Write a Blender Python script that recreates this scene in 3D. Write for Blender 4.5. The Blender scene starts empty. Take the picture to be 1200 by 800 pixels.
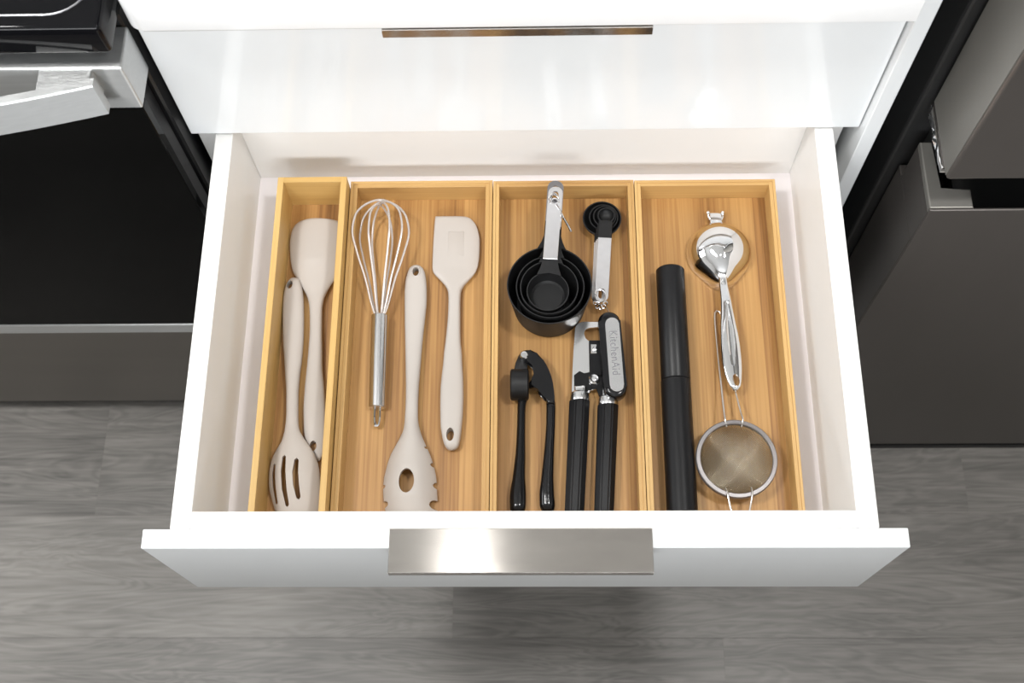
import bpy, bmesh, math, random
import numpy as np
from mathutils import Matrix, Vector
random.seed(4)
C = bpy.context.scene.collection
SC = bpy.context.scene

# ------------------------------------------------------------------ camera
cam = bpy.data.cameras.new('camera')
cam.sensor_width = 36.0
cam.lens = 36.0 * 1377.5 / 1200.0
cam.clip_start = 0.02
cam_o = bpy.data.objects.new('camera', cam)
C.objects.link(cam_o)
cam_o.matrix_world = (Matrix.Translation((0.314, -0.5741, 1.6084)) @ Matrix.Rotation(0.06413, 4, 'Z')
                      @ Matrix.Rotation(0.3901, 4, 'X') @ Matrix.Rotation(-0.06505, 4, 'Z'))
cam.dof.use_dof = True
cam.dof.focus_distance = 1.06
cam.dof.aperture_fstop = 10.0
SC.camera = cam_o

# ------------------------------------------------------------------ world, lights, exposure
SC.view_settings.view_transform = 'Standard'
SC.view_settings.look = 'None'
SC.view_settings.gamma = 1.0
SC.view_settings.use_curve_mapping = False
SC.view_settings.exposure = 0.25
w = bpy.data.worlds.new('world'); SC.world = w; w.use_nodes = True
w.node_tree.nodes['Background'].inputs[0].default_value = (0.9, 0.95, 1.0, 1)
w.node_tree.nodes['Background'].inputs[1].default_value = 0.6

def area(name, loc, target, sx, sy, power, col=(1, 1, 1), shape='RECTANGLE'):
    l = bpy.data.lights.new(name, 'AREA')
    l.shape = shape; l.size = sx; l.size_y = sy; l.energy = power; l.color = col
    o = bpy.data.objects.new(name, l); C.objects.link(o)
    o.location = loc
    o.rotation_euler = (Vector(target) - Vector(loc)).to_track_quat('-Z', 'Y').to_euler()
    return o
area('window_light', (-2.0, -0.25, 1.7), (0.4, -0.15, 0.75), 1.0, 1.2, 14, (0.95, 0.98, 1.0))
area('front_fill_light', (0.2, -2.85, 1.82), (0.3, 0.0, 0.9), 2.4, 0.75, 60, (0.96, 0.98, 1.0))  # added frontal fill from behind the camera, no window stands there
area('ceiling_lamp', (-0.55, -0.32, 2.45), (-0.55, -0.32, 0), 0.34, 0.34, 17, (1.0, 0.99, 0.97), 'DISK')
area('ceiling_lamp', (0.95, -0.32, 2.45), (0.95, -0.32, 0), 0.24, 0.24, 12, (1.0, 0.99, 0.97), 'DISK')
area('ceiling_lamp', (0.145, -0.30, 2.45), (0.145, -0.30, 0), 0.085, 0.085, 2.2, (1.0, 0.99, 0.97), 'DISK')

# ------------------------------------------------------------------ materials
def nt(name):
    m = bpy.data.materials.new(name); m.use_nodes = True
    n = m.node_tree.nodes; return m, n, m.node_tree.links, n['Principled BSDF']
def mat(name, col,  rough=0.5, metal=0.0, coat=0.0, noise=0.04, nscale=30.0, bump=0.0, bscale=200.0, spec=0.5, stretch=(1, 1, 1), aniso=0.0, coat_rough=0.03, tang=1, ior=1.5):
    m, n, L, b = nt(name)
    b.inputs['Metallic'].default_value = metal
    b.inputs['IOR'].default_value = ior
    b.inputs['Roughness'].default_value = rough
    b.inputs['Coat Weight'].default_value = coat
    b.inputs['Coat Roughness'].default_value = coat_rough
    b.inputs['Specular IOR Level'].default_value = spec
    tc = n.new('ShaderNodeTexCoord'); mp = n.new('ShaderNodeMapping')
    mp.inputs['Scale'].default_value = stretch
    L.new(tc.outputs['Object'], mp.inputs[0])
    nz = n.new('ShaderNodeTexNoise'); nz.inputs['Scale'].default_value = nscale; nz.inputs['Detail'].default_value = 4
    L.new(mp.outputs[0], nz.inputs['Vector'])
    mx = n.new('ShaderNodeMix'); mx.data_type = 'RGBA'
    mx.inputs[6].default_value = tuple(max(0, c * (1 - noise)) for c in col) + (1,)
    mx.inputs[7].default_value = tuple(min(1, c * (1 + noise)) for c in col) + (1,)
    L.new(nz.outputs['Fac'], mx.inputs[0]); L.new(mx.outputs[2], b.inputs['Base Color'])
    if bump:
        n2 = n.new('ShaderNodeTexNoise'); n2.inputs['Scale'].default_value = bscale; n2.inputs['Detail'].default_value = 3
        L.new(mp.outputs[0], n2.inputs['Vector'])
        bp = n.new('ShaderNodeBump'); bp.inputs['Strength'].default_value = bump; bp.inputs['Distance'].default_value = 0.001
        L.new(n2.outputs['Fac'], bp.inputs['Height']); L.new(bp.outputs[0], b.inputs['Normal'])
    if aniso:
        b.inputs['Anisotropic'].default_value = aniso
        cx = n.new('ShaderNodeCombineXYZ'); cx.inputs[tang].default_value = 1.0
        L.new(cx.outputs[0], b.inputs['Tangent'])
    return m

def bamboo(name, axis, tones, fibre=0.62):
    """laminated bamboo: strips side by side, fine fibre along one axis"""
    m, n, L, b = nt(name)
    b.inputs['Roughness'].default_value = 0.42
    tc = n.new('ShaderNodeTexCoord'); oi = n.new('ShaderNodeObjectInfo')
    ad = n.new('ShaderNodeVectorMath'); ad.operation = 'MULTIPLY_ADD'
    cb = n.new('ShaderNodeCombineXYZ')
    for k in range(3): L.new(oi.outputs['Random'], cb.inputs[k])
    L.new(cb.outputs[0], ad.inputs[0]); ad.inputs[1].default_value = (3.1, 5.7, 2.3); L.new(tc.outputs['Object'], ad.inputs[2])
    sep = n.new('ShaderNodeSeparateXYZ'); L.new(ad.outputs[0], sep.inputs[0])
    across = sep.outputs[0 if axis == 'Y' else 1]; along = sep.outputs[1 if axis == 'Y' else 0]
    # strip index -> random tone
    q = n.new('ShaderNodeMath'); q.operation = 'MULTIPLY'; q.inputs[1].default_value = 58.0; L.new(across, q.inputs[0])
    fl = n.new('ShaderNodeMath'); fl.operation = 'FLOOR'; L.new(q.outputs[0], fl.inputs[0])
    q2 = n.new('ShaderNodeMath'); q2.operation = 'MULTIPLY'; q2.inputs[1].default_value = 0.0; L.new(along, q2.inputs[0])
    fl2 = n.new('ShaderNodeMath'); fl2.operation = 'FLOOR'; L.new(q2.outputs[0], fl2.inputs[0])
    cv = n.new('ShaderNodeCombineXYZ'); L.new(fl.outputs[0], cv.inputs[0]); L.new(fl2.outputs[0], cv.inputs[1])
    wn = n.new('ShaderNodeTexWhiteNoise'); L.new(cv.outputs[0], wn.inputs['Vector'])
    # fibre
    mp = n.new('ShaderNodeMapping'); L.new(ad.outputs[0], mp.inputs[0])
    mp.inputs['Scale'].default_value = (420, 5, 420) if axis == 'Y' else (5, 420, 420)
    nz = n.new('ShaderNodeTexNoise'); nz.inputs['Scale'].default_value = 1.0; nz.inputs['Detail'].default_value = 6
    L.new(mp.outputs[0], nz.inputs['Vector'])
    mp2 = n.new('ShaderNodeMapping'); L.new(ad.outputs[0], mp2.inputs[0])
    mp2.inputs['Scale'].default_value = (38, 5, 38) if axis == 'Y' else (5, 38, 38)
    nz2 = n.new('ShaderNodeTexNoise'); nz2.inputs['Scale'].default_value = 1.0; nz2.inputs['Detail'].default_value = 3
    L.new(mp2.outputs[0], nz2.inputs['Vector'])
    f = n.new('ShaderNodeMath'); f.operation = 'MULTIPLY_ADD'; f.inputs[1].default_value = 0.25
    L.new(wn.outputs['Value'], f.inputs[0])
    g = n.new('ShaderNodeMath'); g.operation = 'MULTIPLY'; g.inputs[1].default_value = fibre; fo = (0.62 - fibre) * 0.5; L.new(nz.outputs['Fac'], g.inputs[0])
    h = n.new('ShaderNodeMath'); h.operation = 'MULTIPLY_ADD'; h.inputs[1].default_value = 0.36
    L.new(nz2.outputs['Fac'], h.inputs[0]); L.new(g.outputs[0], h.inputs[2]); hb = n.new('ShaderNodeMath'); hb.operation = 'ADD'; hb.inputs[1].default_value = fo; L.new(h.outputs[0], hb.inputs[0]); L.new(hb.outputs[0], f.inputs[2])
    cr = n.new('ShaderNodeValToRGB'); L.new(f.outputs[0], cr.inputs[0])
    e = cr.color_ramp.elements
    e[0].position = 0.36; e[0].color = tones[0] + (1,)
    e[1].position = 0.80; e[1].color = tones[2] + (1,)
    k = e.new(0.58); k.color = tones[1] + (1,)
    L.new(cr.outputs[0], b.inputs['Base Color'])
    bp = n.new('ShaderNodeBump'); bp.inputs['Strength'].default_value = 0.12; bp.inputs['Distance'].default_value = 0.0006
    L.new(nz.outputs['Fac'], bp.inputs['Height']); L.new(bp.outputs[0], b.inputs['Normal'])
    return m

def plank_mat():
    m, n, L, b = nt('grey_oak_vinyl')
    b.inputs['Roughness'].default_value = 0.42
    tc = n.new('ShaderNodeTexCoord'); oi = n.new('ShaderNodeObjectInfo')
    cb = n.new('ShaderNodeCombineXYZ')
    for k in range(3): L.new(oi.outputs['Random'], cb.inputs[k])
    ad = n.new('ShaderNodeVectorMath'); ad.operation = 'MULTIPLY_ADD'
    L.new(cb.outputs[0], ad.inputs[0]); ad.inputs[1].default_value = (37.0, 11.0, 5.0); L.new(tc.outputs['Object'], ad.inputs[2])
    mp = n.new('ShaderNodeMapping'); L.new(ad.outputs[0], mp.inputs[0]); mp.inputs['Scale'].default_value = (1.6, 11, 1)
    n1 = n.new('ShaderNodeTexNoise'); n1.inputs['Scale'].default_value = 1.6; n1.inputs['Detail'].default_value = 4; n1.inputs['Distortion'].default_value = 1.0
    L.new(mp.outputs[0], n1.inputs['Vector'])
    # cathedral grain: rings of a stretched noise
    r1 = n.new('ShaderNodeMath'); r1.operation = 'MULTIPLY'; r1.inputs[1].default_value = 95; L.new(n1.outputs['Fac'], r1.inputs[0])
    r2 = n.new('ShaderNodeMath'); r2.operation = 'SINE'; L.new(r1.outputs[0], r2.inputs[0])
    mp2 = n.new('ShaderNodeMapping'); L.new(ad.outputs[0], mp2.inputs[0]); mp2.inputs['Scale'].default_value = (9, 170, 1)
    n2 = n.new('ShaderNodeTexNoise'); n2.inputs['Scale'].default_value = 1.0; n2.inputs['Detail'].default_value = 5
    L.new(mp2.outputs[0], n2.inputs['Vector'])
    mp3 = n.new('ShaderNodeMapping'); L.new(ad.outputs[0], mp3.inputs[0]); mp3.inputs['Scale'].default_value = (3, 10, 1)
    n3 = n.new('ShaderNodeTexNoise'); n3.inputs['Scale'].default_value = 1.0; n3.inputs['Detail'].default_value = 3
    L.new(mp3.outputs[0], n3.inputs['Vector'])
    def mad(src, k, add):
        a = n.new('ShaderNodeMath'); a.operation = 'MULTIPLY_ADD'; a.inputs[1].default_value = k; L.new(src, a.inputs[0])
        if isinstance(add, float): a.inputs[2].default_value = add
        else: L.new(add, a.inputs[2])
        return a.outputs[0]
    v = mad(r2.outputs[0], 0.055, 0.0)
    v = mad(n2.outputs['Fac'], 0.55, v)
    v = mad(n3.outputs['Fac'], 0.50, v)
    v = mad(oi.outputs['Random'], 0.16, v)
    cr = n.new('ShaderNodeValToRGB'); L.new(v, cr.inputs[0])
    e = cr.color_ramp.elements
    e[0].position = 0.30; e[0].color = (0.090, 0.085, 0.079, 1)
    e[1].position = 0.90; e[1].color = (0.318, 0.299, 0.277, 1)
    L.new(cr.outputs[0], b.inputs['Base Color'])
    bp = n.new('ShaderNodeBump'); bp.inputs['Strength'].default_value = 0.15; bp.inputs['Distance'].default_value = 0.0006
    L.new(n2.outputs['Fac'], bp.inputs['Height']); L.new(bp.outputs[0], b.inputs['Normal'])
    return m

M = {}
M['lacquer'] = mat('white_gloss_lacquer', (0.82, 0.84, 0.85), 0.12, noise=0.01, ior=1.62)
M['melamine'] = mat('white_melamine', (0.87, 0.86, 0.84), 0.38, noise=0.015)
M['liner'] = mat('pale_drawer_bottom', (0.87, 0.83, 0.84), 0.45, noise=0.02)
M['quartz'] = mat('white_quartz', (0.86, 0.86, 0.86), 0.18, noise=0.02, nscale=80)
M['brushed'] = mat('brushed_nickel', (0.49, 0.46, 0.43), 0.17, 1.0, noise=0.16, nscale=30, bump=0.02, bscale=90, stretch=(0.7, 2, 2), aniso=0.93)
M['steel'] = mat('brushed_steel', (0.62, 0.63, 0.63), 0.42, 1.0, noise=0.08, nscale=60, stretch=(0.15, 6, 6), bump=0.02, bscale=160, aniso=0.85, tang=2)
M['drawer_steel'] = mat('satin_steel_front', (0.25, 0.232, 0.212), 0.36, 0.9, noise=0.05, nscale=12, stretch=(0.3, 3, 3))
M['chrome'] = mat('chrome', (0.83, 0.83, 0.84), 0.045, 1.0, noise=0.01)
M['satin_chrome'] = mat('satin_chrome', (0.74, 0.74, 0.75), 0.22, 1.0, noise=0.04, nscale=90)
M['strip'] = mat('measuring_handle_steel', (0.72, 0.71, 0.72), 0.32, 1.0, noise=0.06, nscale=160, bump=0.05, bscale=400)
M['black_glass'] = mat('black_ceramic_glass', (0.004, 0.004, 0.005), 0.05, noise=0.0, spec=0.22)
M['door_glass'] = mat('black_oven_glass', (0.0025, 0.0025, 0.0025), 0.10, noise=0.0, spec=0.04)
M['black_enamel'] = mat('black_enamel', (0.011, 0.011, 0.012), 0.35, noise=0.1, spec=0.35)
M['dark_plastic'] = mat('dark_plastic', (0.012, 0.012, 0.012), 0.5, noise=0.1)
M['fridge_front'] = mat('dark_stainless_front', (0.16, 0.145, 0.135), 0.36, 0.75, noise=0.05, nscale=8, stretch=(3, 3, 0.3))
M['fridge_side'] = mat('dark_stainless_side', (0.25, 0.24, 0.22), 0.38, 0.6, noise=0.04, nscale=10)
M['fridge_body'] = mat('charcoal_fridge_cabinet', (0.018, 0.018, 0.018), 0.45, noise=0.1)
M['silicone'] = mat('beige_silicone', (0.47, 0.43, 0.395), 0.5, noise=0.02, nscale=60, bump=0.02, bscale=500)
M['black_nylon'] = mat('black_nylon', (0.008, 0.008, 0.0085), 0.48, noise=0.12, nscale=120, spec=0.32)
M['black_gloss'] = mat('black_gloss', (0.006, 0.006, 0.007), 0.14, noise=0.1, spec=0.4)
M['black_soft'] = mat('black_soft_touch', (0.007, 0.007, 0.008), 0.36, noise=0.12, nscale=60, spec=0.26)
M['wire'] = mat('whisk_wire', (0.62, 0.575, 0.55), 0.36, 0.6, noise=0.02)
M['sieve_wire'] = mat('sieve_wire', (0.62, 0.60, 0.58), 0.3, 1.0, noise=0.02)
M['rim_steel'] = mat('dull_steel_rim', (0.32, 0.30, 0.30), 0.5, 1.0, noise=0.08, nscale=60)
M['dark_steel'] = mat('dull_dark_steel', (0.33, 0.33, 0.35), 0.35, 1.0, noise=0.08, nscale=60)
M['mesh_wire'] = mat('strainer_wire', (0.44, 0.40, 0.32), 0.32, 1.0, noise=0.1)
M['plate'] = mat('polished_cutter_steel', (0.92, 0.92, 0.93), 0.16, 1.0, noise=0.01)
M['letter'] = mat('etched_letters', (0.17, 0.17, 0.18), 0.5, noise=0.05)
M['wall'] = mat('painted_wall', (0.62, 0.61, 0.59), 0.7, noise=0.02)
M['ceil'] = mat('white_ceiling', (0.84, 0.84, 0.83), 0.8, noise=0.01)
M['floor_base'] = mat('floor_underlay', (0.05, 0.046, 0.043), 0.8, noise=0.1)
M['plank'] = plank_mat()
M['blocker'] = mat('grey_blocker_paint', (0.08, 0.08, 0.08), 0.5, noise=0.03)
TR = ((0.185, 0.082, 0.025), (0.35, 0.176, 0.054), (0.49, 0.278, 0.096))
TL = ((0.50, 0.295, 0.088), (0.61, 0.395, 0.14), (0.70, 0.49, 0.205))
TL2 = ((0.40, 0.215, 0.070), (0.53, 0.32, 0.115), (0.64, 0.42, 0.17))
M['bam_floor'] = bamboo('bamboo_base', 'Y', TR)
M['bam_wall_y'] = bamboo('bamboo_rail_long', 'Y', TL, 0.28)
M['bam_wall_x'] = bamboo('bamboo_rail_short', 'X', TL, 0.28)
M['bam_wall_y2'] = bamboo('bamboo_rail_long_tan', 'Y', TL2, 0.28)
M['bam_wall_x2'] = bamboo('bamboo_rail_short_tan', 'X', TL2, 0.28)

# ------------------------------------------------------------------ helpers
ORG = {}
FLAT = {'white_gloss_lacquer', 'white_melamine', 'white_quartz', 'brushed_nickel', 'brushed_steel', 'satin_steel_front', 'black_oven_glass', 'dark_stainless_front', 'dark_stainless_side', 'charcoal_fridge_cabinet', 'black_enamel', 'grey_blocker_paint'}
def bm_():
    return bmesh.new()
def box(bm, x0, x1, y0, y1, z0, z1, bev=0.0, seg=2):
    vs = [bm.verts.new((x, y, z)) for z in (z0, z1) for y in (y0, y1) for x in (x0, x1)]
    F = [(0, 2, 3, 1), (4, 5, 7, 6), (0, 1, 5, 4), (2, 6, 7, 3), (0, 4, 6, 2), (1, 3, 7, 5)]
    fs = [bm.faces.new([vs[i] for i in f]) for f in F]
    if bev:
        es = list({e for f in fs for e in f.edges})
        bmesh.ops.bevel(bm, geom=es, offset=bev, segments=seg, affect='EDGES', profile=0.5)
    return bm
def prism(bm, pts, z0, z1, bev=0.0, seg=2):
    """extruded outline (metres) with rounded rims"""
    a = sum(pts[i][0] * pts[(i + 1) % len(pts)][1] - pts[(i + 1) % len(pts)][0] * pts[i][1] for i in range(len(pts)))
    if a < 0: pts = pts[::-1]
    lo = [bm.verts.new((x, y, z0)) for x, y in pts]
    hi = [bm.verts.new((x, y, z1)) for x, y in pts]
    n = len(pts)
    fb = bm.faces.new(lo[::-1]); ft = bm.faces.new(hi)
    for i in range(n):
        bm.faces.new((lo[i], lo[(i + 1) % n], hi[(i + 1) % n], hi[i]))
    if bev:
        es = list(set(fb.edges) | set(ft.edges))
        bmesh.ops.bevel(bm, geom=es, offset=bev, segments=seg, affect='EDGES', profile=0.5)
    return bm
def capsule(p, q, r, n=10):
    a = math.atan2(q[1] - p[1], q[0] - p[0])
    out = []
    for k in range(n + 1):
        t = a - math.pi / 2 + math.pi * k / n
        out.append((q[0] + r * math.cos(t), q[1] + r * math.sin(t)))
    for k in range(n + 1):
        t = a + math.pi / 2 + math.pi * k / n
        out.append((p[0] + r * math.cos(t), p[1] + r * math.sin(t)))
    return out
def ellipse(c, rx, ry, n=24, rot=0.0):
    o = []
    for k in range(n):
        t = 2 * math.pi * k / n
        x, y = rx * math.cos(t), ry * math.sin(t)
        o.append((c[0] + x * math.cos(rot) - y * math.sin(rot), c[1] + x * math.sin(rot) + y * math.cos(rot)))
    return o
def ribbon(path, wid):
    """outline of a slot along a path with rounded ends"""
    L_, R_ = [], []
    P = [Vector(p) for p in path]
    for i, p in enumerate(P):
        d = (P[min(i + 1, len(P) - 1)] - P[max(i - 1, 0)]).normalized()
        nrm = Vector((-d.y, d.x))
        h = wid * (0.5 if 0 < i < len(P) - 1 else 0.36)
        L_.append(tuple(p + nrm * h)); R_.append(tuple(p - nrm * h))
    d0 = (P[0] - P[1]).normalized(); d1 = (P[-1] - P[-2]).normalized()
    return L_ + [tuple(P[-1] + d1 * wid * 0.35)] + R_[::-1] + [tuple(P[0] + d0 * wid * 0.35)]
def spline(pts, n):
    """smooth resample of a 3D polyline"""
    P = np.array(pts, float)
    d = np.r_[0, np.cumsum(np.linalg.norm(np.diff(P, axis=0), axis=1))]
    t = np.linspace(0, d[-1], n)
    return hermite(d, P, t)
def hermite(x, Y, t):
    Y = np.asarray(Y, float); one = Y.ndim == 1
    if one: Y = Y[:, None]
    h = np.diff(x)[:, None]; s = np.diff(Y, axis=0) / h
    m = np.zeros_like(Y); m[0] = s[0]; m[-1] = s[-1]
    for i in range(1, len(x) - 1):
        a, b = s[i - 1], s[i]
        w1, w2 = 2 * h[i] + h[i - 1], h[i] + 2 * h[i - 1]
        with np.errstate(divide='ignore', invalid='ignore'):
            hm = (w1 + w2) / (w1 / a + w2 / b)
        av = (a * h[i] + b * h[i - 1]) / (h[i] + h[i - 1])
        m[i] = np.where(a * b > 0, hm, av * 0.5)
    k = np.clip(np.searchsorted(x, t) - 1, 0, len(x) - 2)
    hh = (x[k + 1] - x[k]); u = ((t - x[k]) / hh)[:, None]; hh = hh[:, None]
    r = ((2 * u**3 - 3 * u**2 + 1) * Y[k] + (u**3 - 2 * u**2 + u) * hh * m[k]
         + (-2 * u**3 + 3 * u**2) * Y[k + 1] + (u**3 - u**2) * hh * m[k + 1])
    return r[:, 0] if one else r
def tube(bm, pts, r, n=8, closed=False, cap=True):
    P = [Vector(p) for p in pts]; rings = []
    up = Vector((0, 0, 1))
    prev = None
    N = len(P)
    for i, p in enumerate(P):
        if closed: d = (P[(i + 1) % N] - P[i - 1]).normalized()
        else: d = (P[min(i + 1, N - 1)] - P[max(i - 1, 0)]).normalized()
        if prev is None:
            a = up if abs(d.dot(up)) < 0.9 else Vector((1, 0, 0))
            s = d.cross(a).normalized()
        else:
            s = (prev - d * prev.dot(d)).normalized()
        prev = s; t = d.cross(s)
        rr = r[i] if isinstance(r, (list, tuple, np.ndarray)) else r
        rings.append([bm.verts.new(p + (s * math.cos(2 * math.pi * k / n) + t * math.sin(2 * math.pi * k / n)) * rr) for k in range(n)])
    for i in range(N if closed else N - 1):
        a, b = rings[i], rings[(i + 1) % N]
        off = 0
        if closed and i == N - 1:
            off = min(range(n), key=lambda q: (a[0].co - b[q].co).length)
        for k in range(n):
            bm.faces.new((a[k], a[(k + 1) % n], b[(k + 1 + off) % n], b[(k + off) % n]))
    if cap and not closed:
        bm.faces.new(rings[0][::-1]); bm.faces.new(rings[-1])
    return bm
def lathe(bm, prof, c, n=40, axis='Z'):
    """revolve (r, h) pairs round an axis through c"""
    rings = []
    for r, h in prof:
        if r < 1e-6:
            p = (0, 0, h)
            rings.append([p])
        else:
            rings.append([(r * math.cos(2 * math.pi * k / n), r * math.sin(2 * math.pi * k / n), h) for k in range(n)])
    def tr(p):
        if axis == 'Z': q = p
        elif axis == 'X': q = (p[2], p[0], p[1])
        else: q = (p[1], p[2], p[0])
        return (q[0] + c[0], q[1] + c[1], q[2] + c[2])
    V = [[bm.verts.new(tr(p)) for p in ring] for ring in rings]
    for a, b in zip(V[:-1], V[1:]):
        if len(a) == 1 and len(b) == 1: continue
        for k in range(n):
            k2 = (k + 1) % n
            if len(a) == 1: bm.faces.new((a[0], b[k2], b[k]))
            elif len(b) == 1: bm.faces.new((a[k], a[k2], b[0]))
            else: bm.faces.new((a[k], a[k2], b[k2], b[k]))
    bmesh.ops.recalc_face_normals(bm, faces=bm.faces[:])
    return bm
def loft(bm, rows, zc, hh, n=24, m=90, ex=2.4, dome=None, round_ends=True):
    """solid whose plan is given by (x_left, x_right, y) rows; zc / hh give centre height and half thickness along y"""
    A = np.array(rows, float)
    d = np.abs(A[:, 2] - A[0, 2]) + np.arange(len(A)) * 1e-7
    L = d[-1]
    s = 0.5 - 0.5 * np.cos(np.linspace(0, math.pi, m)); s = (0.35 * np.linspace(0, 1, m) + 0.65 * s) * L
    B = hermite(d, A, s)
    rings = []
    for (xl, xr, y), e in zip(B, s):
        c, hw = (xl + xr) / 2, max((xr - xl) / 2, 1e-4)
        h = hh(y)
        if round_ends:
            q = min(1.0, min(e, L - e) / (h * 1.3)); h *= max(0.2, math.sqrt(max(0, 1 - (1 - q) ** 2)))
        D = dome(y) if dome else 0.0
        ring = []
        for k in range(n):
            t = 2 * math.pi * k / n
            ct, st = math.cos(t), math.sin(t)
            ux = math.copysign(abs(ct) ** (2 / ex), ct); uz = math.copysign(abs(st) ** (2 / ex), st)
            ring.append(bm.verts.new((c + hw * ux, y, zc(y) + h * uz + D * (1 - ux * ux))))
        rings.append(ring)
    for a, b in zip(rings[:-1], rings[1:]):
        for k in range(n): bm.faces.new((a[k], a[(k + 1) % n], b[(k + 1) % n], b[k]))
    bm.faces.new(rings[0][::-1]); bm.faces.new(rings[-1])
    bmesh.ops.recalc_face_normals(bm, faces=bm.faces[:])
    return bm
def lerp(pairs):
    X = [p[0] for p in pairs]; Y = [p[1] for p in pairs]
    if X[0] > X[-1]: X, Y = X[::-1], Y[::-1]
    return lambda y: float(np.interp(y, X, Y))
def root_org(p):
    return ORG.get(p.name, Vector((0, 0, 0)))
def obj(name, bm, m, parent=None, org=None, ang=35, cut=None):
    """link a bmesh (world coordinates) as ONE mesh object; org = base point of a top-level mesh thing"""
    O = root_org(parent) if parent else Vector(org or (0, 0, 0))
    if cut: bm = boolean(bm, cut)
    bmesh.ops.translate(bm, verts=bm.verts[:], vec=-O)
    me = bpy.data.meshes.new(name); bm.to_mesh(me); bm.free()
    me.materials.append(m)
    if ang and m.name in FLAT: ang = 14
    if ang:
        me.polygons.foreach_set('use_smooth', [True] * len(me.polygons))
        me.set_sharp_from_angle(angle=math.radians(ang))
    o = bpy.data.objects.new(name, me); C.objects.link(o)
    if parent: o.parent = parent
    else: o.location = O
    ORG[o.name] = O
    return o
def boolean(bm, cutters):
    me = bpy.data.meshes.new('tmp'); bm.to_mesh(me); bm.free()
    o = bpy.data.objects.new('tmp', me); C.objects.link(o)
    cb = bm_()
    tmp = [o]
    for c in cutters:
        cm = bpy.data.meshes.new('tmpc'); c.to_mesh(cm); c.free()
        co = bpy.data.objects.new('tmpc', cm); C.objects.link(co); tmp.append(co)
        md = o.modifiers.new('b', 'BOOLEAN'); md.object = co; md.operation = 'DIFFERENCE'; md.solver = 'EXACT'
    dg = bpy.context.evaluated_depsgraph_get(); dg.update()
    ev = bpy.data.meshes.new_from_object(o.evaluated_get(dg))
    cb.from_mesh(ev)
    for t in tmp:
        d = t.data; bpy.data.objects.remove(t); bpy.data.meshes.remove(d)
    bpy.data.meshes.remove(ev)
    return cb
def tag(o, label, cat, group=None):
    o['label'] = label; o['category'] = cat
    if group: o['group'] = group
    return o
def thing(name, loc, label, cat, group=None):
    o = bpy.data.objects.new(name, None); C.objects.link(o)
    o.empty_display_size = 0.02
    o.location = loc; ORG[o.name] = Vector(loc)
    return tag(o, label, cat, group)
def struct(o):
    o['kind'] = 'structure'; return o

# ------------------------------------------------------------------ the room
RX0, RX1, RY0, RY1, RH = -2.2, 2.4, -3.0, 0.68, 2.5
def wallbox(name, a, m): return struct(obj(name, box(bm_(), *a), m, ang=0))
floor = wallbox('floor', (RX0, RX1, RY0, RY1, -0.05, -0.004), M['floor_base'])
wallbox('ceiling', (RX0, RX1, RY0, RY1, RH, RH + 0.05), M['ceil'])
wallbox('wall_back', (RX0, RX1, RY1, RY1 + 0.1, -0.05, RH + 0.05), M['wall'])
wallbox('wall_front', (RX0, RX1, RY0 - 0.1, RY0, -0.05, RH + 0.05), M['wall'])
wallbox('wall_left', (RX0 - 0.1, RX0, RY0, RY1, -0.05, RH + 0.05), M['wall'])
wallbox('wall_right', (RX1, RX1 + 0.1, RY0, RY1, -0.05, RH + 0.05), M['wall'])
PW, PL = 0.1683, 1.22
pm = {}
def plank(x0, x1, y0):
    key = round(x1 - x0, 3)
    if key not in pm:
        b = box(bm_(), 0, key, 0, PW - 0.00012, -0.004, 0.0, 0.00015, 1)
        o = obj('floor_plank', b, M['plank'], floor, ang=30)
        pm[key] = o
    else:
        o = pm[key].copy(); C.objects.link(o)
    o.parent = floor; o.location = (x0, y0, 0)
seams = {0: -0.315, 1: 0.193, 2: 0.555}      # end joints seen in the three rows before the cabinets
r = -4
while True:
    y = -0.0068 - PW * (r + 1)
    if y + PW < RY0: break
    s0 = seams.get(r, random.uniform(0, PL))
    x = s0 - PL * 4
    while x < RX1:
        a, b_ = max(x, RX0), min(x + PL, RX1)
        if b_ - a > 0.02 and y > RY0 - 0.001 and y + PW < RY1: plank(a, b_ - 0.00012, y)
        x += PL
    r += 1

# unseen block added behind the camera to shade the open drawer's front
hw = bm_(); box(hw, -0.75, 1.45, -1.80, -1.18, 0.0, 0.96, 0.002, 1); box(hw, -0.78, 1.48, -1.83, -1.13, 0.9602, 1.0, 0.002, 1)
struct(obj('light_blocker', hw, M['blocker']))

# ------------------------------------------------------------------ base cabinet with its drawers
cab = thing('base_cabinet', (0.298, 0.3, 0.0), 'white gloss base cabinet with its tray-filled drawer pulled open', 'cabinet')
obj('side_panel', box(bm_(), -0.0040, 0.0205, 0.0195, 0.60, 0.10, 0.876, 0.0006, 1), M['melamine'], cab)
obj('side_panel', box(bm_(), 0.5775, 0.5935, 0.0195, 0.60, 0.10, 0.876, 0.0006, 1), M['melamine'], cab)
obj('back_panel', box(bm_(), 0.0205, 0.5775, 0.588, 0.60, 0.10, 0.876), M['melamine'], cab)
obj('bottom_panel', box(bm_(), 0.0205, 0.5775, 0.021, 0.588, 0.10, 0.116), M['melamine'], cab)
obj('toe_kick', box(bm_(), 0.005, 0.5935, 0.07, 0.086, 0.0, 0.10), M['melamine'], cab)

def pull(parent, y0, zt):
    """folded plate: flange on the front's top edge, 2 cm nose, short lip"""
    b = bm_()
    box(b, 0.1950, 0.4000, y0 - 0.0198, y0 + 0.0150, zt, zt + 0.0016, 0.0004, 1)
    box(b, 0.1950, 0.4000, y0 - 0.0198, y0 - 0.0182, zt - 0.0075, zt + 0.0002)
    h = obj('handle', b, M['brushed'], parent, ang=30)
    h['label'] = 'brushed nickel edge pull'
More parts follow.
